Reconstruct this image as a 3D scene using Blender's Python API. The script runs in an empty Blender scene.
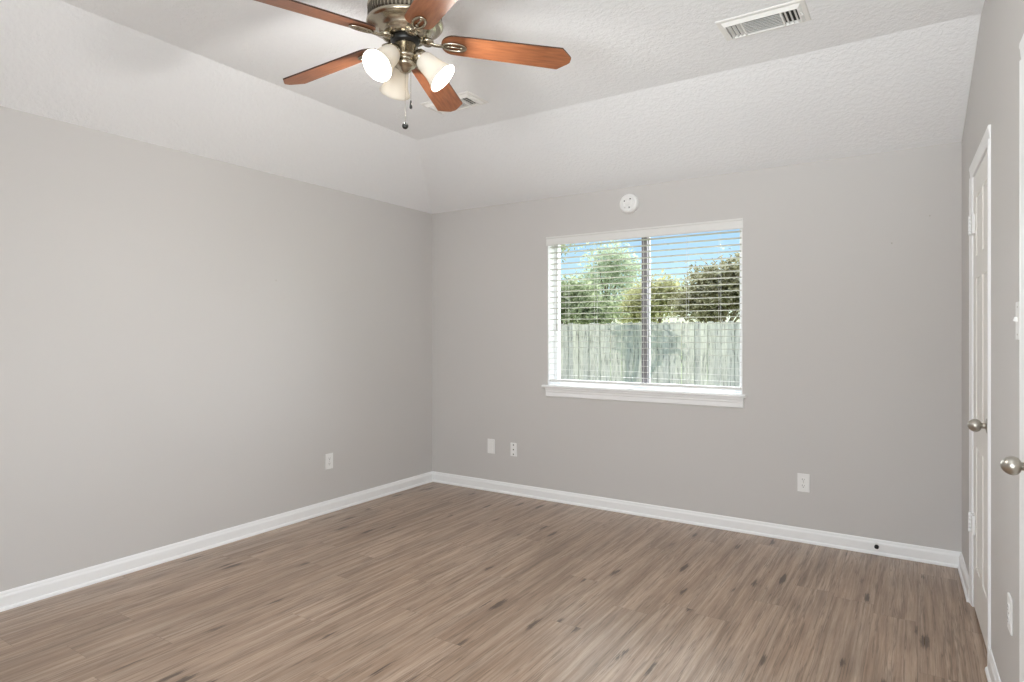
import bpy, bmesh, math, random
from mathutils import Vector, Matrix

scene = bpy.context.scene
C = scene.collection
PI = math.pi

# ------------------------------------------------------------------ camera
F_PX, HORIZON, EYE = 626.0, 335.5, 1.33
YAW = math.radians(32.934)
cam_data = bpy.data.cameras.new('camera')
cam_data.sensor_width = 36.0
cam_data.lens = F_PX / 1024.0 * 36.0
cam_data.shift_y = (HORIZON - 341.0) / 1024.0
cam_data.clip_start = 0.02
cam = bpy.data.objects.new('camera', cam_data)
C.objects.link(cam)
cam.location = (0, 0, EYE)
cam.rotation_euler = (PI / 2, 0, YAW)
scene.camera = cam

# ------------------------------------------------------------------ view, sky, lights
scene.view_settings.view_transform = 'Standard'
scene.view_settings.look = 'None'
scene.view_settings.gamma = 1.0
scene.view_settings.exposure = 0.03
scene.view_settings.use_curve_mapping = False
scene.cycles.use_denoising = True
scene.cycles.max_bounces = 10
scene.cycles.diffuse_bounces = 6
scene.cycles.transparent_max_bounces = 16
scene.cycles.sample_clamp_indirect = 6.0

world = bpy.data.worlds.new('sky')
scene.world = world
world.use_nodes = True
wn = world.node_tree
wn.nodes.clear()
w_out = wn.nodes.new('ShaderNodeOutputWorld')
w_bg = wn.nodes.new('ShaderNodeBackground')
w_sky = wn.nodes.new('ShaderNodeTexSky')
w_sky.sky_type = 'NISHITA'
w_sky.sun_disc = False
w_sky.sun_elevation = math.radians(52)
w_sky.sun_rotation = math.radians(200)
w_sky.air_density = 1.0
w_sky.dust_density = 0.3
w_sky.ozone_density = 3.0
w_bg.inputs['Strength'].default_value = 0.165
wn.links.new(w_sky.outputs[0], w_bg.inputs['Color'])
wn.links.new(w_bg.outputs[0], w_out.inputs['Surface'])


def light(name, kind, loc, energy, color=(1, 1, 1), direction=None, **kw):
    d = bpy.data.lights.new(name, kind)
    d.energy = energy
    d.color = color
    for k, v in kw.items():
        setattr(d, k, v)
    o = bpy.data.objects.new(name, d)
    C.objects.link(o)
    o.location = loc
    if direction is not None:
        o.rotation_euler = Vector(direction).to_track_quat('-Z', 'Y').to_euler()
    return o


light('sun', 'SUN', (-10, -10, 20), 2.9, (1.0, 0.95, 0.86), (0.62, 0.72, -0.75), angle=0.01)
# soft daylight of the bright sky in front of the window
light('sky_light', 'SUN', (-2, 12, 8), 19, (0.96, 0.98, 1.0), (0.0, -1.0, -0.6), angle=math.radians(105))
# added fill lamp in an added doorway of the side wall, beside the camera
light('doorway_fill_light', 'AREA', (0.345, -0.25, 1.10), 26, (0.94, 0.98, 1.0), (-1.0, 0.85, 0.15),
      shape='RECTANGLE', size=0.74, size_y=1.9)
# added fill lamp at the added rear wall opening, behind the camera
light('rear_fill_light', 'AREA', (-0.62, -0.80, 1.45), 38, (0.94, 0.98, 1.0), (-0.25, 1, 0.1),
      shape='RECTANGLE', size=0.95, size_y=1.3)
# added fill spot outside the rear opening, aimed up to brighten the ceiling
light('ceiling_fill_spot', 'SPOT', (-0.45, -0.95, 1.15), 285, (0.94, 0.98, 1.0), (-0.1, 3.0, 2.05),
      spot_size=math.radians(64), spot_blend=1.0, shadow_soft_size=0.4)


# ------------------------------------------------------------------ helpers: materials
def srgb(r, g, b):
    def f(v):
        v /= 255.0
        return v / 12.92 if v <= 0.04045 else ((v + 0.055) / 1.055) ** 2.4
    return (f(r), f(g), f(b), 1.0)


class NT:
    def __init__(self, name):
        self.m = bpy.data.materials.new(name)
        self.m.use_nodes = True
        self.t = self.m.node_tree
        self.b = self.t.nodes['Principled BSDF']
        self.out = self.t.nodes['Material Output']

    def n(self, kind, **kw):
        x = self.t.nodes.new(kind)
        for k, v in kw.items():
            if hasattr(x, k):
                setattr(x, k, v)
            else:
                x.inputs[k].default_value = v
        return x

    def l(self, a, b):
        self.t.links.new(a, b)

    def math(self, op, a, b=None, c=None):
        x = self.t.nodes.new('ShaderNodeMath')
        x.operation = op
        for i, v in enumerate((a, b, c)):
            if v is None:
                continue
            if isinstance(v, (int, float)):
                x.inputs[i].default_value = v
            else:
                self.l(v, x.inputs[i])
        return x.outputs[0]

    def mix(self, fac, a, b, blend='MIX'):
        x = self.t.nodes.new('ShaderNodeMix')
        x.data_type = 'RGBA'
        x.blend_type = blend
        for sock, v in ((x.inputs[0], fac), (x.inputs[6], a), (x.inputs[7], b)):
            if isinstance(v, (int, float, tuple)):
                sock.default_value = v
            else:
                self.l(v, sock)
        return x.outputs[2]

    def ramp(self, fac, stops):
        x = self.t.nodes.new('ShaderNodeValToRGB')
        e = x.color_ramp.elements
        while len(e) < len(stops):
            e.new(0.5)
        for i, (p, c) in enumerate(stops):
            e[i].position = p
            e[i].color = c if isinstance(c, tuple) else (c, c, c, 1)
        self.l(fac, x.inputs[0])
        return x.outputs[0]

    def noise(self, vec, scale, detail=2.0, rough=0.5):
        x = self.t.nodes.new('ShaderNodeTexNoise')
        x.inputs['Scale'].default_value = scale
        x.inputs['Detail'].default_value = detail
        x.inputs['Roughness'].default_value = rough
        if vec is not None:
            self.l(vec, x.inputs['Vector'])
        return x.outputs[0]

    def bump(self, height, strength, dist):
        x = self.t.nodes.new('ShaderNodeBump')
        x.inputs['Strength'].default_value = strength
        x.inputs['Distance'].default_value = dist
        self.l(height, x.inputs['Height'])
        self.l(x.outputs[0], self.b.inputs['Normal'])

    def obj(self):
        return self.t.nodes.new('ShaderNodeTexCoord').outputs['Object']


def plain(name, col, rough=0.5, metal=0.0, spec=0.5, var=0.03, scale=8.0):
    """a painted / moulded surface with a faint procedural unevenness"""
    k = NT(name)
    n = k.noise(k.obj(), scale, 3)
    hi = tuple(min(1, c * (1 + var)) for c in col[:3]) + (1,)
    lo = tuple(c * (1 - var) for c in col[:3]) + (1,)
    k.l(k.mix(n, lo, hi), k.b.inputs['Base Color'])
    k.b.inputs['Roughness'].default_value = rough
    k.b.inputs['Metallic'].default_value = metal
    k.b.inputs['Specular IOR Level'].default_value = spec
    return k.m


M = {}

# greige wall paint with a light orange-peel
k = NT('wall_paint')
o_ = k.obj()
k.l(k.mix(k.noise(o_, 1.3, 3), srgb(203, 200.5, 198.5), srgb(207, 204.5, 202.5)), k.b.inputs['Base Color'])
k.b.inputs['Roughness'].default_value = 0.65
k.b.inputs['Specular IOR Level'].default_value = 0.3
k.bump(k.noise(o_, 160, 3), 0.12, 0.002)
M['wall'] = k.m

# knock-down textured ceiling
k = NT('textured_ceiling')
o_ = k.obj()
n1 = k.ramp(k.noise(o_, 46, 3, 0.6), [(0.42, 0.0), (0.60, 1.0)])
n2 = k.noise(o_, 120, 2)
h = k.math('ADD', n1, k.math('MULTIPLY', n2, 0.35))
k.b.inputs['Base Color'].default_value = srgb(245, 246, 248)
k.b.inputs['Roughness'].default_value = 0.85
k.b.inputs['Specular IOR Level'].default_value = 0.2
k.bump(h, 0.5, 0.003)
M['ceiling'] = k.m

M['trim'] = plain('white_semigloss_trim', srgb(246, 247, 248), 0.35, var=0.01)
M['door'] = plain('white_door_paint', srgb(238, 236, 232), 0.4, var=0.01)
M['plastic'] = plain('white_plastic', srgb(240, 240, 239), 0.4, var=0.01)
M['dark'] = plain('dark_slot', srgb(40, 38, 36), 0.6)
M['black'] = plain('black_plastic', srgb(16, 16, 16), 0.4)
M['vent_white'] = plain('white_enamelled_steel', srgb(236, 235, 232), 0.45, var=0.01)
M['vent_dark'] = plain('dark_duct', srgb(52, 50, 48), 0.9)
M['nickel'] = plain('brushed_nickel', srgb(178, 169, 152), 0.24, 1.0, var=0.05, scale=60)
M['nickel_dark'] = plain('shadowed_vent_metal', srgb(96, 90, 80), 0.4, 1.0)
M['satin'] = plain('satin_nickel', srgb(186, 182, 174), 0.3, 1.0, var=0.04, scale=60)
M['blind'] = plain('white_blind_slat', srgb(228, 228, 226), 0.45, var=0.01)
M['slat'] = plain('matte_blind_slat', srgb(206, 204, 200), 0.6, var=0.01)
M['vinyl'] = plain('white_vinyl', srgb(236, 237, 240), 0.4, var=0.01)
M['alum'] = plain('grey_aluminium_sash', srgb(128, 124, 128), 0.45, 0.3)

# wood-look plank floor, planks running along Y
k = NT('grey_brown_plank_floor')
sep = k.n('ShaderNodeSeparateXYZ')
k.l(k.obj(), sep.inputs[0])
X, Y = sep.outputs[0], sep.outputs[1]
PW, PL = 0.18, 1.22
rowf = k.math('DIVIDE', X, PW)
row = k.math('FLOOR', rowf)
wn1 = k.n('ShaderNodeTexWhiteNoise', noise_dimensions='1D')
k.l(row, wn1.inputs['W'])
yo = k.math('ADD', k.math('DIVIDE', Y, PL), wn1.outputs['Value'])
col = k.math('FLOOR', yo)
cid = k.n('ShaderNodeCombineXYZ')
k.l(row, cid.inputs[0]); k.l(col, cid.inputs[1])
wn2 = k.n('ShaderNodeTexWhiteNoise', noise_dimensions='3D')
k.l(cid.outputs[0], wn2.inputs['Vector'])
tone = wn2.outputs['Value']
fx = k.math('ABSOLUTE', k.math('SUBTRACT', k.math('FRACT', rowf), 0.5))
fy = k.math('ABSOLUTE', k.math('SUBTRACT', k.math('FRACT', yo), 0.5))
seam = k.math('MAXIMUM', k.math('GREATER_THAN', fx, 0.5 - 0.0012 / PW), k.math('GREATER_THAN', fy, 0.5 - 0.0012 / PL))
# grain coordinates, shifted per plank
gv = k.n('ShaderNodeCombineXYZ')
k.l(k.math('ADD', X, k.math('MULTIPLY', tone, 7.3)), gv.inputs[0])
k.l(k.math('MULTIPLY', k.math('ADD', Y, k.math('MULTIPLY', tone, 31.7)), 0.030), gv.inputs[1])
k.l(tone, gv.inputs[2])
g1 = k.noise(gv.outputs[0], 40, 7, 0.72)
g2 = k.noise(gv.outputs[0], 190, 4, 0.7)
gb = k.n('ShaderNodeCombineXYZ')
k.l(k.math('ADD', X, k.math('MULTIPLY', tone, 3.1)), gb.inputs[0])
k.l(k.math('MULTIPLY', k.math('ADD', Y, k.math('MULTIPLY', tone, 17.0)), 0.3), gb.inputs[1])
g3 = k.noise(gb.outputs[0], 7, 3, 0.55)
base = k.ramp(g1, [(0.28, srgb(132, 108, 91)), (0.46, srgb(162, 138, 118)), (0.72, srgb(196, 176, 158))])
fine = k.ramp(g2, [(0.32, 0.80), (0.52, 1.0), (0.72, 1.08)])
base = k.mix(1.0, base, fine, 'MULTIPLY')
patch = k.ramp(g3, [(0.35, 0.86), (0.6, 1.05)])
base = k.mix(0.8, base, patch, 'MULTIPLY')
tonec = k.ramp(tone, [(0.0, (0.92, 0.915, 0.91, 1)), (1.0, (1.05, 1.05, 1.05, 1))])
base = k.mix(1.0, base, tonec, 'MULTIPLY')
# dark elongated knots and mineral streaks
kv = k.n('ShaderNodeCombineXYZ')
warp = k.noise(gb.outputs[0], 40, 4, 0.7)
k.l(k.math('ADD', k.math('ADD', X, k.math('MULTIPLY', tone, 5.7)), k.math('MULTIPLY', warp, 0.03)), kv.inputs[0])
k.l(k.math('MULTIPLY', k.math('ADD', Y, k.math('MULTIPLY', tone, 11.0)), 0.21), kv.inputs[1])
vor = k.n('ShaderNodeTexVoronoi', Scale=12.5)
k.l(kv.outputs[0], vor.inputs['Vector'])
vsep = k.n('ShaderNodeSeparateColor')
k.l(vor.outputs['Color'], vsep.inputs[0])
pick = k.math('GREATER_THAN', vsep.outputs[0], 0.30)
size = k.math('ADD', k.math('MULTIPLY', vsep.outputs[1], 0.16), 0.09)
rag = k.math('ADD', vor.outputs['Distance'], k.math('MULTIPLY', k.math('SUBTRACT', g2, 0.5), 0.42))
kn = k.n('ShaderNodeMath', operation='DIVIDE', use_clamp=True)
k.l(k.math('SUBTRACT', size, rag), kn.inputs[0])
kn.inputs[1].default_value = 0.09
kn = k.math('MULTIPLY', kn.outputs[0], pick)
# soft brown halo around each knot, then its dark heart
halo = k.math('MULTIPLY', k.ramp(vor.outputs['Distance'], [(0.05, 0.5), (0.42, 0.0)]), pick)
base = k.mix(k.math('MULTIPLY', halo, 0.6), base, srgb(104, 82, 67))
base = k.mix(k.math('MULTIPLY', kn, 0.85), base, srgb(62, 47, 38))
# thin dark growth lines
ln = k.math('ABSOLUTE', k.math('SUBTRACT', k.noise(gv.outputs[0], 24, 4, 0.6), 0.5))
base = k.mix(k.ramp(ln, [(0.005, 0.5), (0.020, 0.0)]), base, srgb(88, 70, 57))
st = k.ramp(k.noise(gv.outputs[0], 13, 2, 0.5), [(0.62, 0.0), (0.72, 0.4)])
base = k.mix(st, base, srgb(96, 80, 66))
base = k.mix(k.math('MULTIPLY', seam, 0.35), base, srgb(66, 54, 45))
k.l(base, k.b.inputs['Base Color'])
k.l(k.ramp(g2, [(0.3, 0.36), (0.7, 0.27)]), k.b.inputs['Roughness'])
k.b.inputs['Specular IOR Level'].default_value = 0.6
k.bump(k.math('SUBTRACT', g2, k.math('MULTIPLY', seam, 1.5)), 0.12, 0.0015)
M['floor'] = k.m


def wood_blade():
    k = NT('cherry_fan_blade')
    sep = k.n('ShaderNodeSeparateXYZ')
    k.l(k.obj(), sep.inputs[0])
    cv = k.n('ShaderNodeCombineXYZ')
    k.l(k.math('MULTIPLY', sep.outputs[0], 0.12), cv.inputs[0])
    k.l(sep.outputs[1], cv.inputs[1])
    g = k.noise(cv.outputs[0], 70, 4, 0.6)
    k.l(k.ramp(g, [(0.3, srgb(112, 64, 38)), (0.6, srgb(144, 90, 58)), (0.8, srgb(158, 106, 72))]), k.b.inputs['Base Color'])
    k.b.inputs['Roughness'].default_value = 0.38
    return k.m


M['blade'] = wood_blade()
M['blade_edge'] = plain('dark_blade_edge', srgb(58, 34, 22), 0.5)

# frosted glass lamp shade, lit from within
k = NT('frosted_glass_shade')
k.t.nodes.remove(k.b)
df = k.n('ShaderNodeBsdfDiffuse', Color=srgb(214, 209, 200))
tr = k.n('ShaderNodeBsdfTranslucent', Color=srgb(245, 238, 226))
mx = k.n('ShaderNodeMixShader', Fac=0.09)
k.l(df.outputs[0], mx.inputs[1]); k.l(tr.outputs[0], mx.inputs[2])
k.l(mx.outputs[0], k.out.inputs['Surface'])
M['shade'] = k.m

k = NT('lit_bulb')
k.b.inputs['Base Color'].default_value = (1, 1, 1, 1)
k.b.inputs['Emission Color'].default_value = srgb(255, 246, 230)
k.b.inputs['Emission Strength'].default_value = 5.0
M['bulb'] = k.m

# clear window glass
k = NT('window_glass')
k.t.nodes.remove(k.b)
tp = k.n('ShaderNodeBsdfTransparent', Color=(0.97, 0.985, 0.98, 1))
gl = k.n('ShaderNodeBsdfGlossy', Roughness=0.02)
mx = k.n('ShaderNodeMixShader', Fac=0.003)
k.l(tp.outputs[0], mx.inputs[1]); k.l(gl.outputs[0], mx.inputs[2])
k.l(mx.outputs[0], k.out.inputs['Surface'])
M['glass'] = k.m

# weathered fence boards
k = NT('weathered_fence_board')
sep = k.n('ShaderNodeSeparateXYZ')
k.l(k.obj(), sep.inputs[0])
bid = k.math('FLOOR', k.math('DIVIDE', sep.outputs[0], 0.145))
wnf = k.n('ShaderNodeTexWhiteNoise', noise_dimensions='1D')
k.l(bid, wnf.inputs['W'])
cv = k.n('ShaderNodeCombineXYZ')
k.l(sep.outputs[0], cv.inputs[0]); k.l(k.math('MULTIPLY', sep.outputs[2], 0.12), cv.inputs[2])
k.l(wnf.outputs['Value'], cv.inputs[1])
g = k.noise(cv.outputs[0], 28, 5, 0.65)
c1 = k.ramp(g, [(0.32, srgb(140, 138, 136)), (0.46, srgb(205, 203, 198)), (0.7, srgb(236, 233, 228))])
c2 = k.ramp(wnf.outputs['Value'], [(0.0, (0.76, 0.77, 0.80, 1)), (1.0, (1.0, 0.99, 0.96, 1))])
k.l(k.mix(1.0, c1, c2, 'MULTIPLY'), k.b.inputs['Base Color'])
k.b.inputs['Roughness'].default_value = 0.9
M['fence'] = k.m

k = NT('bark')
k.l(k.ramp(k.noise(k.obj(), 12, 4), [(0.3, srgb(80, 70, 58)), (0.7, srgb(138, 124, 104))]), k.b.inputs['Base Color'])
k.b.inputs['Roughness'].default_value = 0.9
M['bark'] = k.m

k = NT('lawn')
k.l(k.ramp(k.noise(k.obj(), 3, 5), [(0.3, srgb(92, 108, 62)), (0.7, srgb(140, 152, 92))]), k.b.inputs['Base Color'])
k.b.inputs['Roughness'].default_value = 1.0
M['lawn'] = k.m

M['shading_roof'] = plain('shading_roof_board', srgb(150, 140, 130), 0.9)


def leaf_mat(name, lo, mid, hi, scale=2.5):
    k = NT(name)
    k.t.nodes.remove(k.b)
    c = k.ramp(k.noise(k.obj(), scale, 5, 0.75), [(0.32, lo), (0.5, mid), (0.66, hi)])
    df = k.n('ShaderNodeBsdfDiffuse')
    tr = k.n('ShaderNodeBsdfTranslucent')
    k.l(c, df.inputs[0]); k.l(c, tr.inputs[0])
    mx = k.n('ShaderNodeMixShader', Fac=0.4)
    k.l(df.outputs[0], mx.inputs[1]); k.l(tr.outputs[0], mx.inputs[2])
    k.l(mx.outputs[0], k.out.inputs['Surface'])
    return k.m


M['leaf_pale'] = leaf_mat('pale_green_leaves', srgb(120, 130, 108), srgb(184, 194, 168), srgb(228, 232, 214), 5)
M['leaf_mid'] = leaf_mat('mid_green_leaves', srgb(84, 96, 74), srgb(150, 160, 124), srgb(214, 220, 188), 5)
M['leaf_olive'] = leaf_mat('olive_leaves', srgb(70, 68, 50), srgb(134, 130, 98), srgb(230, 226, 204), 6)
M['leaf_yellow'] = leaf_mat('yellow_green_leaves', srgb(120, 118, 82), srgb(180, 178, 134), srgb(228, 226, 192), 5)


# ------------------------------------------------------------------ helpers: geometry
class MB:
    """collects shapes in a bmesh; build() links them as one object"""

    def __init__(self):
        self.bm = bmesh.new()
        self.smooth = []

    def _mi(self, faces, mi, smooth=False):
        for f in faces:
            f.material_index = mi
            f.smooth = smooth

    def box(self, x0, x1, y0, y1, z0, z1, mi=0, bevel=0.0, seg=2, mat=None):
        vs = [self.bm.verts.new(Vector((x, y, z))) for x in (x0, x1) for y in (y0, y1) for z in (z0, z1)]
        idx = [(0, 1, 3, 2), (4, 6, 7, 5), (0, 4, 5, 1), (2, 3, 7, 6), (0, 2, 6, 4), (1, 5, 7, 3)]
        fs = [self.bm.faces.new([vs[i] for i in q]) for q in idx]
        bmesh.ops.recalc_face_normals(self.bm, faces=fs)
        self._mi(fs, mi)
        if bevel > 0:
            es = list({e for f in fs for e in f.edges})
            r = bmesh.ops.bevel(self.bm, geom=es, offset=bevel, segments=seg, profile=0.5, affect='EDGES')
            self._mi(r['faces'], mi)
            vs = list({v for f in fs if f.is_valid for v in f.verts} | {v for f in r['faces'] for v in f.verts})
        if mat is not None:
            bmesh.ops.transform(self.bm, matrix=mat, verts=vs)
        return vs

    def prism(self, pts, y0, y1, mi=0, axis='Y', smooth=False, mat=None, mi_side=None):
        """outline in (a, b) extruded along an axis: Y -> (a, y, b); Z -> (a, b, z); X -> (x, a, b)"""
        def P(a, b, t):
            return {'Y': (a, t, b), 'Z': (a, b, t), 'X': (t, a, b)}[axis]
        A = [self.bm.verts.new(P(a, b, y0)) for a, b in pts]
        B = [self.bm.verts.new(P(a, b, y1)) for a, b in pts]
        caps = [self.bm.faces.new(A), self.bm.faces.new(list(reversed(B)))]
        n = len(pts)
        sides = [self.bm.faces.new((A[i], B[i], B[(i + 1) % n], A[(i + 1) % n])) for i in range(n)]
        bmesh.ops.recalc_face_normals(self.bm, faces=caps + sides)
        self._mi(caps, mi)
        self._mi(sides, mi if mi_side is None else mi_side, smooth)
        if mat is not None:
            bmesh.ops.transform(self.bm, matrix=mat, verts=A + B)
        return A + B

    def lathe(self, prof, seg=32, mi=0, smooth=True, mat=None, closed=False):
        """prof: (r, z) from one end to the other, revolved about Z"""
        rings = []
        for r, z in prof:
            if r < 1e-6:
                rings.append([self.bm.verts.new((0, 0, z))])
            else:
                rings.append([self.bm.verts.new((r * math.cos(2 * PI * i / seg), r * math.sin(2 * PI * i / seg), z)) for i in range(seg)])
        fs = []
        n = len(rings)
        for j in range(n if closed else n - 1):
            a, b = rings[j], rings[(j + 1) % n]
            for i in range(seg):
                i2 = (i + 1) % seg
                if len(a) == 1 and len(b) == 1:
                    continue
                if len(a) == 1:
                    fs.append(self.bm.faces.new((a[0], b[i], b[i2])))
                elif len(b) == 1:
                    fs.append(self.bm.faces.new((a[i], b[0], a[i2])))
                else:
                    fs.append(self.bm.faces.new((a[i], b[i], b[i2], a[i2])))
        bmesh.ops.recalc_face_normals(self.bm, faces=fs)
        self._mi(fs, mi, smooth)
        vs = [v for r in rings for v in r]
        if mat is not None:
            bmesh.ops.transform(self.bm, matrix=mat, verts=vs)
        return vs

    def tube(self, pts, rad, seg=10, mi=0, closed=False, mat=None, flat=1.0):
        """round bar along a path; rad may be a number or a list"""
        pts = [Vector(p) for p in pts]
        n = len(pts)
        rads = rad if isinstance(rad, (list, tuple)) else [rad] * n
        rings = []
        up = Vector((0, 0, 1))
        for i, p in enumerate(pts):
            if closed:
                t = pts[(i + 1) % n] - pts[i - 1]
            else:
                t = pts[min(i + 1, n - 1)] - pts[max(i - 1, 0)]
            t.normalize()
            a = t.cross(up)
            if a.length < 1e-3:
                a = t.cross(Vector((1, 0, 0)))
            a.normalize()
            b = a.cross(t).normalized()
            rings.append([self.bm.verts.new(p + (a * math.cos(2 * PI * j / seg) + b * flat * math.sin(2 * PI * j / seg)) * rads[i]) for j in range(seg)])
        fs = []
        for i in range(n if closed else n - 1):
            a, b = rings[i], rings[(i + 1) % n]
            for j in range(seg):
                j2 = (j + 1) % seg
                fs.append(self.bm.faces.new((a[j], b[j], b[j2], a[j2])))
        if not closed:
            fs.append(self.bm.faces.new(list(reversed(rings[0]))))
            fs.append(self.bm.faces.new(rings[-1]))
        bmesh.ops.recalc_face_normals(self.bm, faces=fs)
        self._mi(fs, mi, True)
        vs = [v for r in rings for v in r]
        if mat is not None:
            bmesh.ops.transform(self.bm, matrix=mat, verts=vs)
        return vs

    def build(self, name, mats, parent=None, loc=None, rotz=None):
        me = bpy.data.meshes.new(name)
        self.bm.to_mesh(me)
        self.bm.free()
        for m in (mats if isinstance(mats, (list, tuple)) else [mats]):
            me.materials.append(m)
        o = bpy.data.objects.new(name, me)
        C.objects.link(o)
        if parent is not None:
            o.parent = parent
        if loc is not None:
            o.location = loc
        if rotz is not None:
            o.rotation_euler = (0, 0, rotz)
        return o


def tag(o, label, cat, group=None, kind=None):
    o['label'] = label
    o['category'] = cat
    if group:
        o['group'] = group
    if kind:
        o['kind'] = kind
    return o


def thing(name, label, cat, loc=(0, 0, 0), rotz=0.0, group=None, kind=None):
    o = bpy.data.objects.new(name, None)
    o.empty_display_size = 0.05
    C.objects.link(o)
    o.location = loc
    o.rotation_euler = (0, 0, rotz)
    return tag(o, label, cat, group, kind)


def copy_tree(o, parent=None):
    c = o.copy()
    C.objects.link(c)
    if parent is not None:
        c.parent = parent
    for ch in list(o.children):
        copy_tree(ch, c)
    return c


# ------------------------------------------------------------------ room measures (metres)
XL, YB, YR = -3.72, 4.405, -0.72            # left wall, back (window) wall, rear wall
H_WALL, H_CEIL = 2.44, 2.75
HIP = (XL + 0.669, YB - 0.964)              # corner of the flat part of the ceiling
TOP = 2.86
RW = (0.212, YB)
RK = 0.0250                            # right wall meets back wall
RW_ROT = math.atan2(-1, RK)             # local X runs along the right wall towards the camera, local -Y into the room
LW_ROT = PI / 2
WX0, WX1, WZ0, WZ1 = -2.509, -0.995, 0.915, 2.120   # window opening

# ------------------------------------------------------------------ the setting
m = MB()
m.box(XL - 0.2, 0.75, YR - 0.2, YB + 0.2, -0.12, 0.0)
tag(m.build('floor', M['floor']), 'grey-brown wood-look plank floor with dark knots', 'floor', kind='structure')

m = MB()
zc = [(-0.72 - 0.2)]
b = m.bm
def V(x, y, z): return b.verts.new((x, y, z))
XE = 0.75
p = dict(
    a=V(XL, YB, H_WALL), b=V(XE, YB, H_WALL), c=V(XE, HIP[1], H_CEIL), d=V(HIP[0], HIP[1], H_CEIL),
    e=V(HIP[0], YR - 0.1, H_CEIL), f=V(XL, YR - 0.1, H_WALL), g=V(XE, YR - 0.1, H_CEIL))
lower = [b.faces.new([p[q] for q in s]) for s in ('abcd', 'adef', 'dcge')]
top = {q: b.verts.new(v.co + Vector((0, 0, 0.09))) for q, v in p.items()}
for s in ('abcd', 'adef', 'dcge'):
    b.faces.new([top[q] for q in reversed(s)])
for s in ('ab', 'bc', 'cg', 'ge', 'ef', 'fa'):
    b.faces.new([p[s[0]], top[s[0]], top[s[1]], p[s[1]]])
bmesh.ops.recalc_face_normals(b, faces=b.faces[:])
tag(m.build('ceiling', M['ceiling']), 'white textured ceiling with sloped sides', 'ceiling', kind='structure')

m = MB()
m.box(XL - 0.14, XL, YR - 0.14, YB + 0.14, -0.1, TOP)
tag(m.build('wall_left', M['wall']), 'long plain greige wall with one outlet', 'wall', kind='structure')

m = MB()
T = 0.15
m.box(XL, WX0, YB, YB + T, -0.1, TOP)
m.box(WX1, XE, YB, YB + T, -0.1, TOP)
m.box(WX0, WX1, YB, YB + T, -0.1, WZ0)
m.box(WX0, WX1, YB, YB + T, WZ1, TOP)
tag(m.build('wall_back', M['wall']), 'greige wall holding the window', 'wall', kind='structure')

# rear wall, behind the camera, with one unseen opening added to let in light
RWX = ((-1.15, -0.10),)
m = MB()
xs = [XL, RWX[0][0], RWX[0][1], XE]
for i in (0, 2):
    m.box(xs[i], xs[i + 1], YR - T, YR, -0.1, TOP)
for a0, a1 in RWX:
    m.box(a0, a1, YR - T, YR, -0.1, 0.75)
    m.box(a0, a1, YR - T, YR, 2.15, TOP)
tag(m.build('wall_rear', M['wall']), 'greige wall behind the viewer with one added light opening', 'wall', kind='structure')

# right wall: local u along the wall, -Y into the room; two door recesses
D1 = (0.597, 1.237, 2.110)      # closet door opening: u0, u1, top
D2 = (2.085, 2.860, 2.140)      # entry door opening
D3 = (4.250, 5.050, 2.085)      # unseen doorway added to admit fill light, beside the camera
UE = YB - YR + 0.2
m = MB()
us = [-0.15, D1[0], D1[1], D2[0], D2[1], D3[0], D3[1], UE]
for i in (0, 2, 4, 6):
    m.box(us[i], us[i + 1], 0, 0.06, -0.1, TOP)
m.box(D1[0], D1[1], 0, 0.06, D1[2], TOP)
m.box(D2[0], D2[1], 0, 0.06, D2[2], TOP)
m.box(D3[0], D3[1], 0, 0.14, D3[2], TOP)
m.box(-0.15, D3[0], 0.06, 0.14, -0.1, TOP)
m.box(D3[1], UE, 0.06, 0.14, -0.1, TOP)
tag(m.build('wall_right', M['wall'], loc=(RW[0], RW[1], 0), rotz=RW_ROT), 'greige side wall holding two white doors', 'wall', kind='structure')

# baseboards: moulded profile (depth into room, height)
BP = [(0, 0), (-0.020, 0), (-0.020, 0.008), (-0.017, 0.015), (-0.0125, 0.018), (-0.0125, 0.064), (-0.011, 0.070),
      (-0.0085, 0.075), (-0.0075, 0.083), (-0.0045, 0.090), (0, 0.091)]
def baseboard(name, label, u0, u1, loc, rotz):
    m = MB()
    m.prism(BP, u0, u1, axis='X')
    return tag(m.build(name, M['trim'], loc=loc, rotz=rotz), label, 'baseboard', kind='structure')
baseboard('baseboard_left', 'white baseboard along the long plain wall', YR, YB, (XL, 0, 0), LW_ROT)
baseboard('baseboard_back', 'white baseboard under the window wall', XL, RW[0], (0, YB, 0), 0)
baseboard('baseboard_right', 'short white baseboard piece between corner and closet door', 0.0, 0.55, (RW[0], RW[1], 0), RW_ROT)
baseboard('baseboard_right', 'white baseboard piece between the two doors', 1.297, 2.03, (RW[0], RW[1], 0), RW_ROT)

# ------------------------------------------------------------------ doors
def casing(name, label, u0, u1, top):
    m = MB()
    w = 0.056
    prof = [(0, 0), (0, -0.009), (0.012, -0.0105), (0.02, -0.008), (0.042, -0.006), (0.052, -0.004), (w, -0.003), (w, 0)]
    for side in (0, 1):
        pts = [((u0 - w + a) if side == 0 else (u1 + w - a), d) for a, d in prof]
        m.prism(pts, 0.0, top, axis='Z')
    # head: profile stands on edge
    m.prism([(d, top + w - a) for a, d in prof], u0 - w, u1 + w, axis='X')
    # jamb lining
    m.box(u0 - 0.001, u0 + 0.004, -0.002, 0.058, 0, top)
    m.box(u1 - 0.004, u1 + 0.001, -0.002, 0.058, 0, top)
    m.box(u0, u1, -0.002, 0.058, top - 0.004, top + 0.001)
    return tag(m.build(name, M['trim'], loc=(RW[0], RW[1], 0), rotz=RW_ROT), label, 'door trim', kind='structure')

casing('trim_1', 'white casing around the closet door', *D1)
casing('trim_2', 'white casing at the right edge around the nearer door', *D2)


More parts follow.
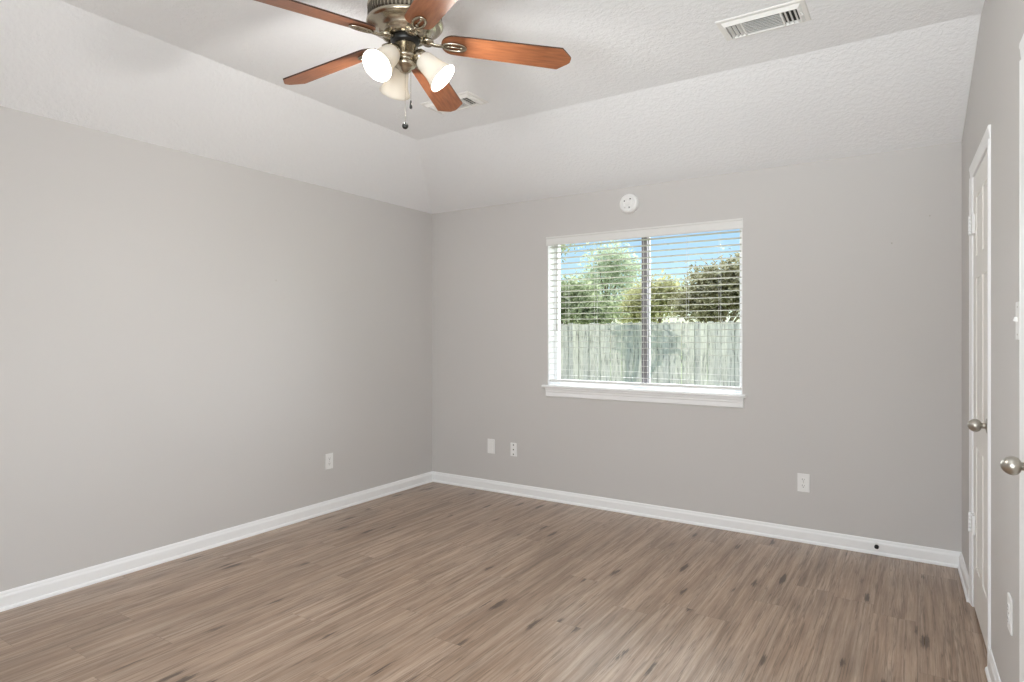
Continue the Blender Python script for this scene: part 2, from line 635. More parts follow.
def knob_mesh():
    """egg knob with neck and rose, pointing along -Y"""
    m = MB()
    R = Matrix.Rotation(PI / 2, 4, 'X')
    m.lathe([(0.0, 0.0), (0.032, 0.0), (0.033, 0.003), (0.029, 0.007), (0.015, 0.010), (0.0115, 0.014), (0.0115, 0.024),
             (0.017, 0.026), (0.0240, 0.032), (0.0268, 0.040), (0.0262, 0.049), (0.0222, 0.058), (0.0160, 0.065), (0.009, 0.070), (0.0, 0.0720)],
            28, mat=R)
    return m


def door(name, label, u0, u1, top, knob_u, knob_z, hinge_u, hinge_zs):
    t = thing(name, label, 'door', (RW[0], RW[1], 0), RW_ROT, kind='structure')
    a, c, zt = u0 + 0.007, u1 - 0.007, top - 0.008
    z0 = 0.014
    W = c - a
    m = MB()
    m.box(a, c, 0.0085, 0.040, z0, zt)
    yf, yb = 0.003, 0.009
    st = 0.105
    mid = (a + c) / 2
    m.box(a, a + st, yf, yb, z0, zt, bevel=0.0015)
    m.box(c - st, c, yf, yb, z0, zt, bevel=0.0015)
    m.box(mid - 0.05, mid + 0.05, yf, yb, z0, zt, bevel=0.0015)
    rails = [(z0, 0.225), (0.80, 0.93), (1.60, 1.71), (zt - 0.115, zt)]
    for r0, r1 in rails:
        m.box(a + st - 0.002, c - st + 0.002, yf + 0.0003, yb, r0, r1, bevel=0.0015)
    # raised panels
    for q in range(3):
        r0, r1 = rails[q][1], rails[q + 1][0]
        for x0, x1 in ((a + st, mid - 0.05), (mid + 0.05, c - st)):
            i, j = 0.012, 0.036
            vs = []
            for off, y in ((i, 0.0088), (j, 0.0045)):
                vs.append([m.bm.verts.new(v) for v in ((x0 + off, y, r0 + off), (x1 - off, y, r0 + off), (x1 - off, y, r1 - off), (x0 + off, y, r1 - off))])
            fs = [m.bm.faces.new(vs[1])]
            for e in range(4):
                fs.append(m.bm.faces.new((vs[0][e], vs[0][(e + 1) % 4], vs[1][(e + 1) % 4], vs[1][e])))
            bmesh.ops.recalc_face_normals(m.bm, faces=fs)
    m.build('door_slab', M['door'], t)
    kb = knob_mesh().build('door_knob', M['satin'], t)
    kb.location = (knob_u, 0.003, knob_z)
    kb['label'] = 'egg-shaped satin nickel knob'
    for hz in hinge_zs:
        h = MB()
        h.box(hinge_u - 0.030, hinge_u + 0.060, -0.0080, 0.004, hz - 0.045, hz + 0.045, bevel=0.001)
        for q in range(5):
            zz = hz - 0.046 + q * 0.0184
            h.lathe([(0, zz), (0.0062, zz), (0.0062, zz + 0.0172), (0, zz + 0.0172)], 12, mat=Matrix.Translation((hinge_u, -0.0125, 0)))
        h.lathe([(0, hz + 0.046), (0.004, hz + 0.046), (0.005, hz + 0.050), (0, hz + 0.053)], 12, mat=Matrix.Translation((hinge_u, -0.0125, 0)))
        h.build('hinge', M['trim'], t)
    return t

door('door_1', 'white panelled closet door by the far corner', *D1, 1.187, 0.958, 0.607, (0.415, 1.868))
door('door_2', 'white door at right edge with nearer nickel knob', *D2, 2.150, 0.962, 2.855, (0.415, 1.868))

# ------------------------------------------------------------------ window
w = thing('window_1', 'white framed sliding window looking onto a wooden fence', 'window', (0, YB, 0), kind='structure')
# stool (inside sill) and apron
m = MB()
sp = [(0.095, 0), (0.095, 0.020), (-0.030, 0.020), (-0.036, 0.017), (-0.038, 0.010), (-0.036, 0.003), (-0.030, 0.0)]
m.prism(sp, WX0 - 0.037, WX1 + 0.026, axis='X', mat=Matrix.Translation((0, 0, WZ0 - 0.004)))
# the horns stop at the wall face: trim the part that would sit in the wall
m.build('sill', M['trim'], w)
m = MB()
ap = [(0, 0), (-0.007, 0.0), (-0.012, 0.006), (-0.012, 0.034), (-0.016, 0.040), (-0.017, 0.052), (-0.023, 0.060), (-0.024, 0.072), (0, 0.072)]
m.prism(ap, WX0 - 0.012, WX1 + 0.008, axis='X', mat=Matrix.Translation((0, 0, WZ0 - 0.076)))
m.build('apron', M['trim'], w)
# white lining of the opening
m = MB()
m.box(WX0 - 0.001, WX0 + 0.006, 0.001, 0.149, WZ0, WZ1)
m.box(WX1 - 0.006, WX1 + 0.001, 0.001, 0.149, WZ0, WZ1)
m.box(WX0, WX1, 0.001, 0.149, WZ1 - 0.006, WZ1 + 0.001)
m.build('reveal', M['trim'], w)
fx0, fx1, fz0, fz1 = WX0 + 0.006, WX1 - 0.006, WZ0 + 0.016, WZ1 - 0.006
m = MB()
fw = 0.034
m.box(fx0, fx0 + fw, 0.095, 0.145, fz0, fz1, bevel=0.002)
m.box(fx1 - fw, fx1, 0.095, 0.145, fz0, fz1, bevel=0.002)
m.box(fx0 + fw - 0.002, fx1 - fw + 0.002, 0.0955, 0.145, fz0, fz0 + fw, bevel=0.002)
m.box(fx0 + fw - 0.002, fx1 - fw + 0.002, 0.0955, 0.145, fz1 - fw, fz1, bevel=0.002)
m.build('frame', M['vinyl'], w)
mx_ = -1.722
m = MB()
m.box(mx_ - 0.026, mx_ + 0.018, 0.092, 0.142, fz0 + fw, fz1 - fw, mi=0, bevel=0.0015)
m.box(mx_ + 0.018, mx_ + 0.026, 0.126, 0.142, fz0 + fw, fz1 - fw, mi=1, bevel=0.001)
m.build('mullion', [M['alum'], M['vinyl']], w)
for x0, x1, yy in ((fx0 + fw - 0.004, mx_ - 0.02, 0.112), (mx_ + 0.02, fx1 - fw + 0.004, 0.128)):
    m = MB()
    m.box(x0, x1, yy, yy + 0.004, fz0 + fw - 0.004, fz1 - fw + 0.004)
    m.build('glass_pane', M['glass'], w)

# unseen rear window added for the fill light: plain frame with glass
for n_, (a0, a1) in enumerate(RWX):
    w2 = thing('window_%d' % (n_ + 2), 'unseen rear window added to admit fill light',
               'window', ((a0 + a1) / 2, YR, 0), kind='structure')
    hw = (a1 - a0) / 2
    m = MB()
    for s in (-1, 1):
        m.box(min(s * hw, s * (hw - 0.04)), max(s * hw, s * (hw - 0.04)), -0.14, -0.10, 0.75, 2.15)
    m.box(-hw, hw, -0.139, -0.101, 0.75, 0.79)
    m.box(-hw, hw, -0.139, -0.101, 2.11, 2.15)
    m.build('frame', M['vinyl'], w2)
    m = MB()
    m.box(-hw + 0.03, hw - 0.03, -0.123, -0.119, 0.78, 2.12)
    m.build('glass_pane', M['glass'], w2)

# ------------------------------------------------------------------ window blind
bl = thing('window_blind', 'white horizontal slat blind hanging open in the window', 'blind', (0, YB, WZ1))
bx0, bx1 = WX0 + 0.010, WX1 - 0.009
m = MB()
m.box(WX0 + 0.007, WX1 - 0.007, 0.010, 0.062, -0.052, -0.007, bevel=0.002)
m.build('headrail', M['blind'], bl)
m = MB()   # valance with a small crown profile
vp = [(0.008, -0.066), (0.000, -0.066), (-0.003, -0.060), (-0.003, -0.012), (-0.008, -0.006), (-0.008, 0.004), (0.0, 0.004), (0.008, -0.004)]
m.prism(vp, WX0 - 0.012, WX1 + 0.004, axis='X')
m.build('valance', M['blind'], bl)
N_SLAT, PITCH = 24, 0.0448
m = MB()
tilt = math.radians(-2.5)
for i in range(N_SLAT):
    zz = -0.078 - i * PITCH
    R = Matrix.Translation((0, 0.036, zz)) @ Matrix.Rotation(tilt, 4, 'X')
    m.box(bx0, bx1, -0.025, 0.025, -0.0014, 0.0014, mat=R)
m.build('slats', M['slat'], bl)
zb = -0.078 - N_SLAT * PITCH
m = MB()
m.box(bx0, bx1, 0.010, 0.062, zb - 0.010, zb + 0.010, bevel=0.004)
m.build('bottom_rail', M['blind'], bl)
for cx_ in (bx0 + 0.15, -2.10, -1.72, -1.38, bx1 - 0.15):
    m = MB()
    for yy in (0.0098, 0.0622):
        m.tube([(cx_, yy, -0.05), (cx_, yy, zb)], 0.0009, 6)
    m.build('ladder_cord', M['blind'], bl)
m = MB()
m.tube([(-2.42, -0.006, -0.06), (-2.42, -0.006, -0.70)], 0.0035, 8)
m.lathe([(0, -0.70), (0.005, -0.70), (0.006, -0.72), (0.0045, -0.75), (0, -0.752)], 10, mat=Matrix.Translation((-2.42, -0.006, 0)))
m.build('tilt_wand', M['satin'], bl)
bl.children[-1]['label'] = 'grey tilt wand'

# ------------------------------------------------------------------ wall plates
def plate_mesh(w_, h_):
    m = MB()
    m.box(-w_ / 2, w_ / 2, -0.006, 0.0, -h_ / 2, h_ / 2, bevel=0.0025, seg=3)
    return m

def receptacle(t):
    for s in (1, -1):
        m = MB()
        R = Matrix.Rotation(PI / 2, 4, 'X')
        pts = [(0.0165 * math.cos(q), 0.0165 * math.sin(q)) for q in [2 * PI * i / 28 for i in range(28)]]
        pts = [(x, max(-0.0135, min(0.0135, z))) for x, z in pts]
        m.prism(pts, -0.0085, -0.004, axis='Y', mat=Matrix.Translation((0, 0, 0.0195 * s)))
        r = m.build('receptacle', M['plastic'], t)
        m = MB()
        zc_ = 0.0195 * s
        m.box(-0.0072, -0.0052, -0.0088, -0.0084, zc_ - 0.001, zc_ + 0.0085)
        m.box(0.0052, 0.0068, -0.0088, -0.0084, zc_ - 0.000, zc_ + 0.0075)
        m.lathe([(0, 0.0084), (0.0026, 0.0084), (0.0026, 0.0088), (0, 0.0088)], 12, mat=Matrix.Translation((0, 0, zc_ - 0.007)) @ R)
        m.build('slots', M['dark'], r)
    m = MB()
    m.lathe([(0, 0.006), (0.003, 0.006), (0.0026, 0.0072), (0, 0.0074)], 12, mat=Matrix.Rotation(PI / 2, 4, 'X'))
    m.build('screw', M['satin'], t)

def outlet(label, loc, rotz):
    t = thing('wall_outlet', label, 'outlet', loc, rotz)
    plate_mesh(0.072, 0.117).build('cover_plate', M['plastic'], t)
    receptacle(t)
    return t

outlet('white outlet alone on the long plain wall', (XL, 3.207, 0.384), LW_ROT)
outlet('white outlet on the window wall below and right of window', (-0.616, YB, 0.382), 0)
outlet('white outlet between the two doors near floor', (RW[0] + 1.80 * RK, YB - 1.80, 0.42), RW_ROT)

t = thing('wall_plate', 'blank white plate left of the small jack plate, window wall', 'wall plate', (-3.064, YB, 0.382))
plate_mesh(0.074, 0.124).build('cover_plate', M['plastic'], t)
m = MB(); m.box(-0.0165, 0.0165, -0.0078, -0.005, -0.034, 0.034, bevel=0.0012)
m.build('insert', M['plastic'], t)
t = thing('jack_plate', 'small white plate with three dark holes, window wall', 'wall plate', (-2.835, YB, 0.376))
plate_mesh(0.062, 0.112).build('cover_plate', M['plastic'], t)
for zz in (0.039, 0.0, -0.039):
    m = MB()
    m.lathe([(0, 0.0055), (0.0058, 0.0055), (0.0058, 0.0075), (0.004, 0.008), (0, 0.008)], 14, mat=Matrix.Translation((0, 0, zz)) @ Matrix.Rotation(PI / 2, 4, 'X'))
    m.build('jack', M['dark'], t)

t = thing('light_switch', 'white light switch plate beside the nearer door casing', 'light switch',
          (RW[0] + 1.968 * RK, YB - 1.968, 1.375), RW_ROT)
plate_mesh(0.072, 0.117).build('cover_plate', M['plastic'], t)
m = MB()
m.box(-0.005, 0.005, -0.016, -0.004, -0.006, 0.008, bevel=0.001, mat=Matrix.Rotation(math.radians(-18), 4, 'X'))
m.build('toggle', M['plastic'], t)
for zz in (0.042, -0.042):
    m = MB()
    m.lathe([(0, 0.0055), (0.003, 0.0055), (0.0028, 0.0068), (0, 0.007)], 10, mat=Matrix.Translation((0, 0, zz)) @ Matrix.Rotation(PI / 2, 4, 'X'))
    m.build('screw', M['satin'], t)

# door stop on the baseboard
t = thing('door_stop', 'black-tipped door stop on the baseboard under the window wall', 'door stop', (-0.206, YB - 0.0125, 0.061))
RX = Matrix.Rotation(PI / 2, 4, 'X')
m = MB()
m.lathe([(0, 0), (0.012, 0), (0.012, 0.003), (0.007, 0.006), (0.005, 0.010), (0, 0.010)], 18, mat=RX)
m.build('base', M['plastic'], t)
m = MB()
pts = [(0.0048 * math.cos(q), -0.010 - 0.030 * q / (14 * PI), 0.0048 * math.sin(q)) for q in [i * 14 * PI / 112 for i in range(113)]]
m.tube(pts, 0.0011, 6)
m.build('spring', M['plastic'], t)
m = MB()
m.lathe([(0, 0.038), (0.010, 0.038), (0.0125, 0.042), (0.0125, 0.052), (0.009, 0.056), (0, 0.057)], 18, mat=RX)
m.build('rubber_tip', M['black'], t)

# smoke detector
t = thing('smoke_detector', 'round white detector on the wall above the window', 'smoke detector', (-1.806, YB, 2.313))
m = MB()
m.lathe([(0, 0), (0.072, 0), (0.073, 0.006), (0.072, 0.012)], 48, mat=RX)
m.build('base', M['plastic'], t)
m = MB()
m.lathe([(0.072, 0.010), (0.072, 0.020), (0.068, 0.030), (0.058, 0.036), (0.052, 0.0365), (0.050, 0.0345), (0.047, 0.0345), (0.045, 0.037),
         (0.024, 0.0385), (0.0225, 0.0365), (0.0205, 0.0365), (0.019, 0.0385), (0, 0.039)], 48, mat=RX)
m.build('cover', M['plastic'], t)
for (dx, dz, rr, mt) in ((0.020, 0.030, 0.0055, 'dark'), (-0.026, 0.018, 0.005, 'vent_dark'), (0.012, -0.032, 0.005, 'vent_dark'), (-0.022, -0.030, 0.004, 'satin')):
    m = MB()
    m.lathe([(0, 0.037), (rr, 0.037), (rr, 0.0392), (0, 0.0396)], 12, mat=Matrix.Translation((dx, 0, dz)) @ RX)
    m.build('sensor_opening', M[mt], t)

# small nails left in the walls
for label, loc, rz in (('tiny nail on window wall, lower of two near closet door', (-0.13, YB, 1.885), 0),
                       ('tiny nail on window wall, upper of two near closet door', (0.06, YB, 2.03), 0),
                       ('tiny nail alone in the middle of the long plain wall', (XL, 2.74, 1.71), LW_ROT)):
    m = MB()
    m.lathe([(0, -0.004), (0.0016, -0.004), (0.0016, 0.006), (0.004, 0.006), (0.0042, 0.0072), (0, 0.008)], 10, mat=RX)
    o = m.build('nail', M['satin'], loc=loc, rotz=rz)
    tag(o, label, 'nail')

# ------------------------------------------------------------------ ceiling vents
def vent(label, loc, rotz=0.0):
    """three-way register hanging below the ceiling; local z = 0 is the ceiling, long side along X"""
    t = thing('ceiling_vent', label, 'air vent', loc, rotz, group='ceiling air vents')
    W, D = 0.185, 0.105
    m = MB()
    # flange and sloping sides, down to the louver face
    rings = [(W, D, 0.0), (W, D, -0.003), (W - 0.004, D - 0.004, -0.0055), (W - 0.020, D - 0.020, -0.0055), (W - 0.030, D - 0.034, -0.019), (W - 0.036, D - 0.038, -0.019), (W - 0.036, D - 0.038, -0.004)]
    vs = [[m.bm.verts.new((sx * a, sy * c, z)) for sx, sy in ((-1, -1), (1, -1), (1, 1), (-1, 1))] for a, c, z in rings]
    for a, c in zip(vs, vs[1:]):
        for i in range(4):
            m.bm.faces.new((a[i], a[(i + 1) % 4], c[(i + 1) % 4], c[i]))
    bmesh.ops.recalc_face_normals(m.bm, faces=m.bm.faces[:])
    m.build('frame', M['vent_white'], t)
    a, c = W - 0.036, D - 0.038
    m = MB()
    m.box(-a, a, -c, c, -0.004, -0.001)
    m.build('duct_opening', M['vent_dark'], t)
    m = MB()
    xc = 0.083
    for s in (-1, 1):
        m.box(s * xc - 0.004, s * xc + 0.004, -c, c, -0.019, -0.004)
        for q in range(3):
            R = Matrix.Translation((s * (xc + 0.016 + q * 0.019), 0, -0.012)) @ Matrix.Rotation(s * math.radians(-42), 4, 'Y')
            m.box(-0.001, 0.001, -c, c, -0.0075, 0.0075, mat=R)
    for q in range(9):
        R = Matrix.Translation((0, -c + 0.008 + q * (2 * c - 0.016) / 8, -0.012)) @ Matrix.Rotation(math.radians(-40), 4, 'X')
        m.box(-xc, xc, -0.0008, 0.0008, -0.0046, 0.0046, mat=R)
    m.build('louvers', M['vent_white'], t)
    m = MB()
    m.tube([(W - 0.028, -0.02, -0.013), (W - 0.020, -0.02, -0.024)], 0.002, 6)
    m.lathe([(0, 0), (0.004, 0), (0.004, 0.008), (0, 0.009)], 8, mat=Matrix.Translation((W - 0.019, -0.02, -0.031)))
    m.build('damper_lever', M['vent_white'], t)
    return t

v0 = vent('white ceiling vent near the doors, nearer the viewer', (-0.585, 2.985, H_CEIL))
v1 = copy_tree(v0)
v1.location = (-2.375, 3.015, H_CEIL)
v1['label'] = 'white ceiling vent partly hidden behind a fan blade'

# ------------------------------------------------------------------ ceiling fan
FX, FY, FZ = -1.693, 1.840, 2.496        # blade plane centre
fan = thing('ceiling_fan', 'five-blade ceiling fan with wooden blades and three lit glass shades', 'ceiling fan', (FX, FY, H_CEIL))
z = lambda v: v - H_CEIL
m = MB()
m.lathe([(0, 0), (0.082, 0), (0.084, -0.010), (0.078, -0.030), (0.060, -0.045), (0.050, -0.070), (0.055, -0.085)], 40)
m.build('canopy', M['nickel'], fan)
m = MB()
m.lathe([(0.045, z(2.660)), (0.105, z(2.655)), (0.134, z(2.640)), (0.145, z(2.622)), (0.147, z(2.612)), (0.143, z(2.609)), (0.143, z(2.560)),
         (0.149, z(2.557)), (0.150, z(2.549)), (0.146, z(2.543)), (0.136, z(2.539)), (0.122, z(2.537)), (0.112, z(2.532)), (0.106, z(2.522)), (0.098, z(2.512)),
         (0.092, z(2.508)), (0.090, z(2.502)), (0.080, z(2.498)), (0.060, z(2.497)), (0, z(2.497))], 64)
body = m.build('motor_housing', M['nickel'], fan)
m = MB()
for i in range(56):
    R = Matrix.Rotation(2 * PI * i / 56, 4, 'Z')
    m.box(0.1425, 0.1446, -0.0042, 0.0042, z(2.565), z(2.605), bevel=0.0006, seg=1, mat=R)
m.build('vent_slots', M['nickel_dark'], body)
m = MB()
m.lathe([(0, z(2.499)), (0.054, z(2.499)), (0.057, z(2.495)), (0.057, z(2.484)), (0.050, z(2.476)), (0, z(2.476))], 40)
m.build('flywheel', M['black'], fan)
m = MB()
m.lathe([(0, z(2.477)), (0.043, z(2.477)), (0.045, z(2.472)), (0.045, z(2.430)), (0.048, z(2.427)), (0.048, z(2.421)), (0.038, z(2.417)), (0.034, z(2.412)),
         (0.037, z(2.404)), (0.044, z(2.400)), (0.044, z(2.391)), (0.034, z(2.384)), (0.025, z(2.378)), (0.021, z(2.369)), (0.012, z(2.364)), (0, z(2.362))], 36)
m.build('light_kit', M['nickel'], fan)

BL_Z = z(FZ)
PH0 = 40.0
PITCH_B = math.radians(-12.5)
# blade prototype along +X of its own frame
def blade_parts():
    m = MB()
    r0, r1 = 0.142, 0.665
    w0, w1 = 0.055, 0.064
    pts = []
    for i in range(13):                      # rounded root
        q = PI / 2 + PI * i / 12
        pts.append((r0 + 0.050 + 0.050 * math.cos(q), w0 * math.sin(q)))
    pts += [(r1 - 0.045, -w1), (r1 - 0.006, -w1 + 0.042), (r1, -w1 + 0.052), (r1, w1 - 0.052), (r1 - 0.006, w1 - 0.042), (r1 - 0.045, w1)]
    m.prism(pts, -0.003, 0.003, axis='Z', mi=0, mi_side=1)
    bl_ = m.build('blade', [M['blade'], M['blade_edge']], fan)
    m = MB()
    # arm from flywheel to loop, then the loop on the underside
    m.tube([(0.050, 0, 0.000), (0.075, 0, 0.000), (0.098, 0, -0.004), (0.115, 0, -0.010), (0.134, 0, -0.011), (0.152, 0, -0.010)],
           [0.014, 0.014, 0.011, 0.009, 0.009, 0.008], 10, flat=0.6)
    m.lathe([(0, 0.020), (0.012, 0.020), (0.014, 0.023), (0.020, 0.023), (0.024, 0.027), (0.024, 0.036), (0, 0.036)], 20, mat=Matrix.Translation((0.088, 0, -0.032)))
    loop = [(0.193 + 0.046 * math.cos(q), 0.021 * math.sin(q), -0.0085) for q in [2 * PI * i / 32 for i in range(32)]]
    m.tube(loop, 0.0055, 8, closed=True)
    m.tube([(0.150, 0, -0.0085), (0.238, 0, -0.0085)], 0.0038, 8)
    for xx in (0.170, 0.222):
        m.lathe([(0, -0.004), (0.007, -0.004), (0.006, -0.0125), (0, -0.014)], 12, mat=Matrix.Translation((xx, 0, 0)))
    ir = m.build('blade_iron', M['nickel'], bl_)
    return bl_
b0 = blade_parts()
for i in range(5):
    bb = b0 if i == 0 else copy_tree(b0, fan)
    ang = math.radians(PH0 + 72 * i)
    bb.matrix_basis = Matrix.Translation((0, 0, BL_Z)) @ Matrix.Rotation(ang, 4, 'Z') @ Matrix.Rotation(math.radians(4), 4, 'Y') @ Matrix.Rotation(PITCH_B, 4, 'X')

# lamp shades on the light kit
CR = Vector((math.cos(YAW), math.sin(YAW), 0))
CF = Vector((-math.sin(YAW), math.cos(YAW), 0))
def shade_parts():
    # built along +Z from neck (z=0) to mouth (z=L)
    m = MB()
    L = 0.118
    outer = [(0.024, 0.0), (0.032, 0.004), (0.038, 0.018), (0.041, 0.040), (0.044, 0.066), (0.050, 0.090), (0.058, 0.108), (0.064, L)]
    inner = [(r - 0.003, zz) for r, zz in reversed(outer)]
    m.lathe(outer + inner[:-1] + [(0.021, 0.004)], 40, closed=False)
    sh = m.build('lamp_shade', M['shade'], fan)
    m = MB()
    m.lathe([(0, -0.030), (0.018, -0.030), (0.026, -0.022), (0.029, -0.008), (0.0285, 0.006), (0.0255, 0.007), (0.024, 0.002), (0, 0.002)], 28)
    m.tube([(0, 0, -0.026), (0, 0.004, -0.045), (0, 0.008, -0.062)], 0.009, 10)
    m.build('socket', M['nickel'], sh)
    m = MB()
    m.lathe([(0, 0.015), (0.012, 0.018), (0.013, 0.028), (0.020, 0.042), (0.023, 0.055), (0.021, 0.066), (0.013, 0.073), (0, 0.076)], 24)
    m.build('bulb', M['bulb'], sh)
    return sh
s0 = shade_parts()
for i, a in enumerate((116, 236, 356)):
    sh = s0 if i == 0 else copy_tree(s0, fan)
    d = CR * math.cos(math.radians(a)) + CF * math.sin(math.radians(a))
    neck = d * 0.066 + Vector((0, 0, z(2.420)))
    axis = (d * 0.72 + Vector((0, 0, -0.70))).normalized()
    q = axis.to_track_quat('Z', 'Y')
    sh.matrix_basis = Matrix.Translation(neck) @ q.to_matrix().to_4x4()
    pos = Vector((FX, FY, H_CEIL)) + neck + axis * 0.104
    light('fan_lamp_glow', 'POINT', pos, (29, 6, 17)[i], (1.0, 0.97, 0.93), shadow_soft_size=0.045)

# pull chains
for (off, ztop, zend, kind) in ((CR * 0.0, 2.364, 2.163, 'ball'), (CR * 0.024 - CF * 0.010, 2.392, 2.250, 'fob')):
    m = MB()
    zz = ztop
    while zz > zend:
        m.lathe([(0, zz - 0.0011), (0.0011, zz), (0, zz + 0.0011)], 6, mat=Matrix.Translation((off.x, off.y, -H_CEIL)))
        zz -= 0.0036
    m.tube([(off.x, off.y, z(ztop)), (off.x, off.y, z(zend))], 0.0006, 6)
    ch = m.build('pull_chain', M['nickel'], fan)
    m = MB()
    if kind == 'ball':
        m.lathe([(0, z(zend) + 0.010), (0.003, z(zend) + 0.006)] + [(0.0125 * math.sin(PI * i / 10), z(zend) - 0.008 + 0.0125 * math.cos(PI * i / 10)) for i in range(1, 11)], 18,
                mat=Matrix.Translation(off))
    else:
        m.lathe([(0, z(zend) + 0.004), (0.003, z(zend)), (0.0045, z(zend) - 0.014), (0.006, z(zend) - 0.026), (0.004, z(zend) - 0.031), (0, z(zend) - 0.032)], 14,
                mat=Matrix.Translation(off))
    m.build('chain_fob', M['black'], ch)

# ------------------------------------------------------------------ outside
GZ = -0.30
m = MB()
m.box(-45, 30, YB + 0.30, 60, GZ - 0.1, GZ)
tag(m.build('ground', M['lawn']), 'grassy back yard beyond the window', 'ground', kind='structure')
m = MB()
m.box(XL - 0.5, 1.4, YR - 2.2, YB + 0.45, TOP + 0.01, TOP + 0.12)  # unseen slab, its overhang added to keep direct sun out of the rear opening
tag(m.build('shading_roof', M['shading_roof']), 'unseen overhanging slab above the room, added to block sun', 'shading_roof', kind='structure')


def at(px, py, yy):
    """world point at pixel (px, py) on the vertical plane y = yy"""
    r = CF + CR * ((px - 512) / F_PX) + Vector((0, 0, (HORIZON - py) / F_PX))
    return Vector((0, 0, EYE)) + r * (yy / r.y)


FENCE_Y = 14.0
fn = thing('wooden_fence', 'weathered grey board fence across the back yard', 'fence', (0, FENCE_Y, GZ))
random.seed(4)
fa, fb = -17.0, 5.0
m = MB()
i = int(fa / 0.145)
while i * 0.145 < fb:
    x0 = i * 0.145
    hgt = 1.93 + random.uniform(-0.02, 0.02)
    dy = (0.024 if i % 2 else 0.0) + random.uniform(-0.004, 0.004)
    g = random.uniform(-0.003, 0.004)
    m.prism([(x0 + g, 0.04), (x0 + 0.145 - g, 0.04), (x0 + 0.145 - g, hgt - 0.03), (x0 + 0.118, hgt), (x0 + 0.027, hgt), (x0 + g, hgt - 0.03)], dy, dy + 0.018)
    i += 1
m.build('board_panel', M['fence'], fn)
for zz in (0.35, 1.05, 1.7):
    m = MB()
    m.box(fa, fb, 0.048, 0.088, zz - 0.045, zz + 0.045)
    m.build('rail', M['fence'], fn)
xx = fa + 0.3
while xx < fb:
    m = MB()
    m.box(xx - 0.045, xx + 0.045, 0.089, 0.179, -0.25, 1.85)
    m.build('post', M['fence'], fn)
    xx += 2.4


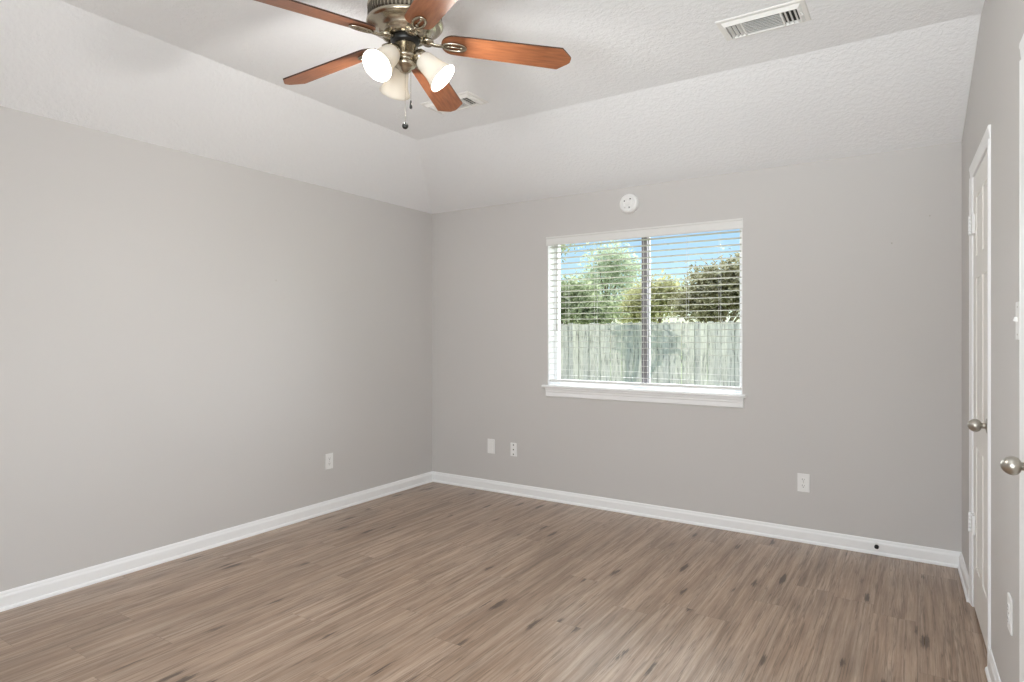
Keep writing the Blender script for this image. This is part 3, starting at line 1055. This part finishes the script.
def tree(label, base, crown, leaf, size, count, mat, name='tree', trunk_r=0.10, seed=1, cluster=0.35):
    """crown: list of (dx, dy, z, rx, ry, rz) ellipsoids of leaf clusters, relative to the base"""
    rnd = random.Random(seed)
    t = thing(name, label, name if name != 'tree' else 'tree', base)
    m = MB()
    topz = max(c[2] for c in crown)
    m.tube([(0, 0, 0), (0.05, 0.03, topz * 0.35), (-0.03, 0.0, topz * 0.7), (0.0, 0.0, topz)], [trunk_r, trunk_r * 0.8, trunk_r * 0.5, trunk_r * 0.2], 10)
    for c in crown:
        z0 = max(0.2, min(c[2] - c[5] * 0.6, topz * 0.6) * 0.75)
        for q in range(3):
            e = Vector((c[0] + rnd.uniform(-.5, .5) * c[3], c[1] + rnd.uniform(-.5, .5) * c[4], c[2] + rnd.uniform(-.2, .6) * c[5]))
            s = Vector((0, 0, z0))
            mid_ = (s + e) / 2 + Vector((0, 0, 0.15))
            m.tube([s, mid_, e], [trunk_r * 0.4, trunk_r * 0.25, trunk_r * 0.08], 6)
    m.build('trunk', M['bark'], t)
    verts, faces = [], []
    tot = sum(c[3] * c[5] for c in crown)
    for c in crown:
        nn = int(count * c[3] * c[5] / tot)
        ncl = max(6, nn // 40)
        centers = []
        for _ in range(ncl):
            v = Vector((rnd.gauss(0, 1), rnd.gauss(0, 1), rnd.gauss(0, 1))).normalized() * (rnd.random() ** 0.4)
            centers.append(Vector((c[0] + v.x * c[3], c[1] + v.y * c[4], c[2] + v.z * c[5])))
        for _ in range(nn):
            p_ = rnd.choice(centers) + Vector((rnd.gauss(0, 1), rnd.gauss(0, 1), rnd.gauss(0, 0.8))) * cluster * 0.55
            if p_.z < 0.05:
                continue
            n_ = Vector((rnd.gauss(0, 1), rnd.gauss(0, 1) - 0.3, rnd.gauss(0, 1) + 0.6)).normalized()
            a_ = n_.cross(Vector((rnd.gauss(0, 1), rnd.gauss(0, 1), rnd.gauss(0, 1)))).normalized()
            b_ = n_.cross(a_)
            s_ = size * rnd.uniform(0.6, 1.3)
            k0 = len(verts)
            verts += [p_ - a_ * s_, p_ - b_ * s_ * 0.4 + n_ * s_ * 0.1, p_ + a_ * s_, p_ + b_ * s_ * 0.4 + n_ * s_ * 0.1]
            faces.append((k0, k0 + 1, k0 + 2, k0 + 3))
    me = bpy.data.meshes.new('foliage')
    me.from_pydata([tuple(v) for v in verts], [], faces)
    me.materials.append(mat)
    o = bpy.data.objects.new('foliage', me)
    C.objects.link(o)
    o.parent = t
    return t


def tree_px(label, px, yy, blobs, leaf, size, count, mat, **kw):
    """blobs in photo terms at depth yy: (px, py, half width px, half height px)"""
    base = at(px, HORIZON, yy)
    base.z = GZ
    crown = []
    for (bx, by, hw, hh) in blobs:
        c = at(bx, by, yy)
        rx = (at(bx + hw, by, yy) - c).length
        rz = (at(bx, by - hh, yy) - c).length
        crown.append((c.x - base.x, 0, c.z - GZ, rx, rx * 0.8, rz))
    return tree(label, base, crown, leaf, size, count, mat, **kw)


tree_px('dense green tree above the fence at the left of the window', 572, 16.2, [(565, 300, 26, 16), (590, 312, 24, 12), (548, 306, 20, 14)],
        None, 0.085, 9000, M['leaf_mid'], seed=3)
tree_px('tall pale airy tree rising above the fence left of the mullion', 606, 23, [(606, 262, 18, 22), (596, 285, 22, 18), (622, 276, 16, 24), (628, 300, 18, 16)],
        None, 0.09, 5200, M['leaf_pale'], seed=5, cluster=0.45)
tree_px('yellow-green bush above the fence behind the mullion', 655, 19, [(650, 300, 22, 16), (668, 296, 16, 14), (640, 310, 22, 10)],
        None, 0.08, 6500, M['leaf_yellow'], seed=7)
tree_px('large dark olive tree above the fence at right of window', 716, 17, [(716, 290, 24, 22), (738, 284, 22, 22), (700, 304, 22, 14), (760, 290, 24, 26)],
        None, 0.085, 12000, M['leaf_olive'], seed=9)
tree_px('bare-topped pale tree at the far left edge of the window', 520, 12, [(524, 250, 18, 14), (548, 245, 16, 10), (564, 246, 10, 5)],
        None, 0.05, 1200, M['leaf_mid'], seed=11, cluster=0.3)
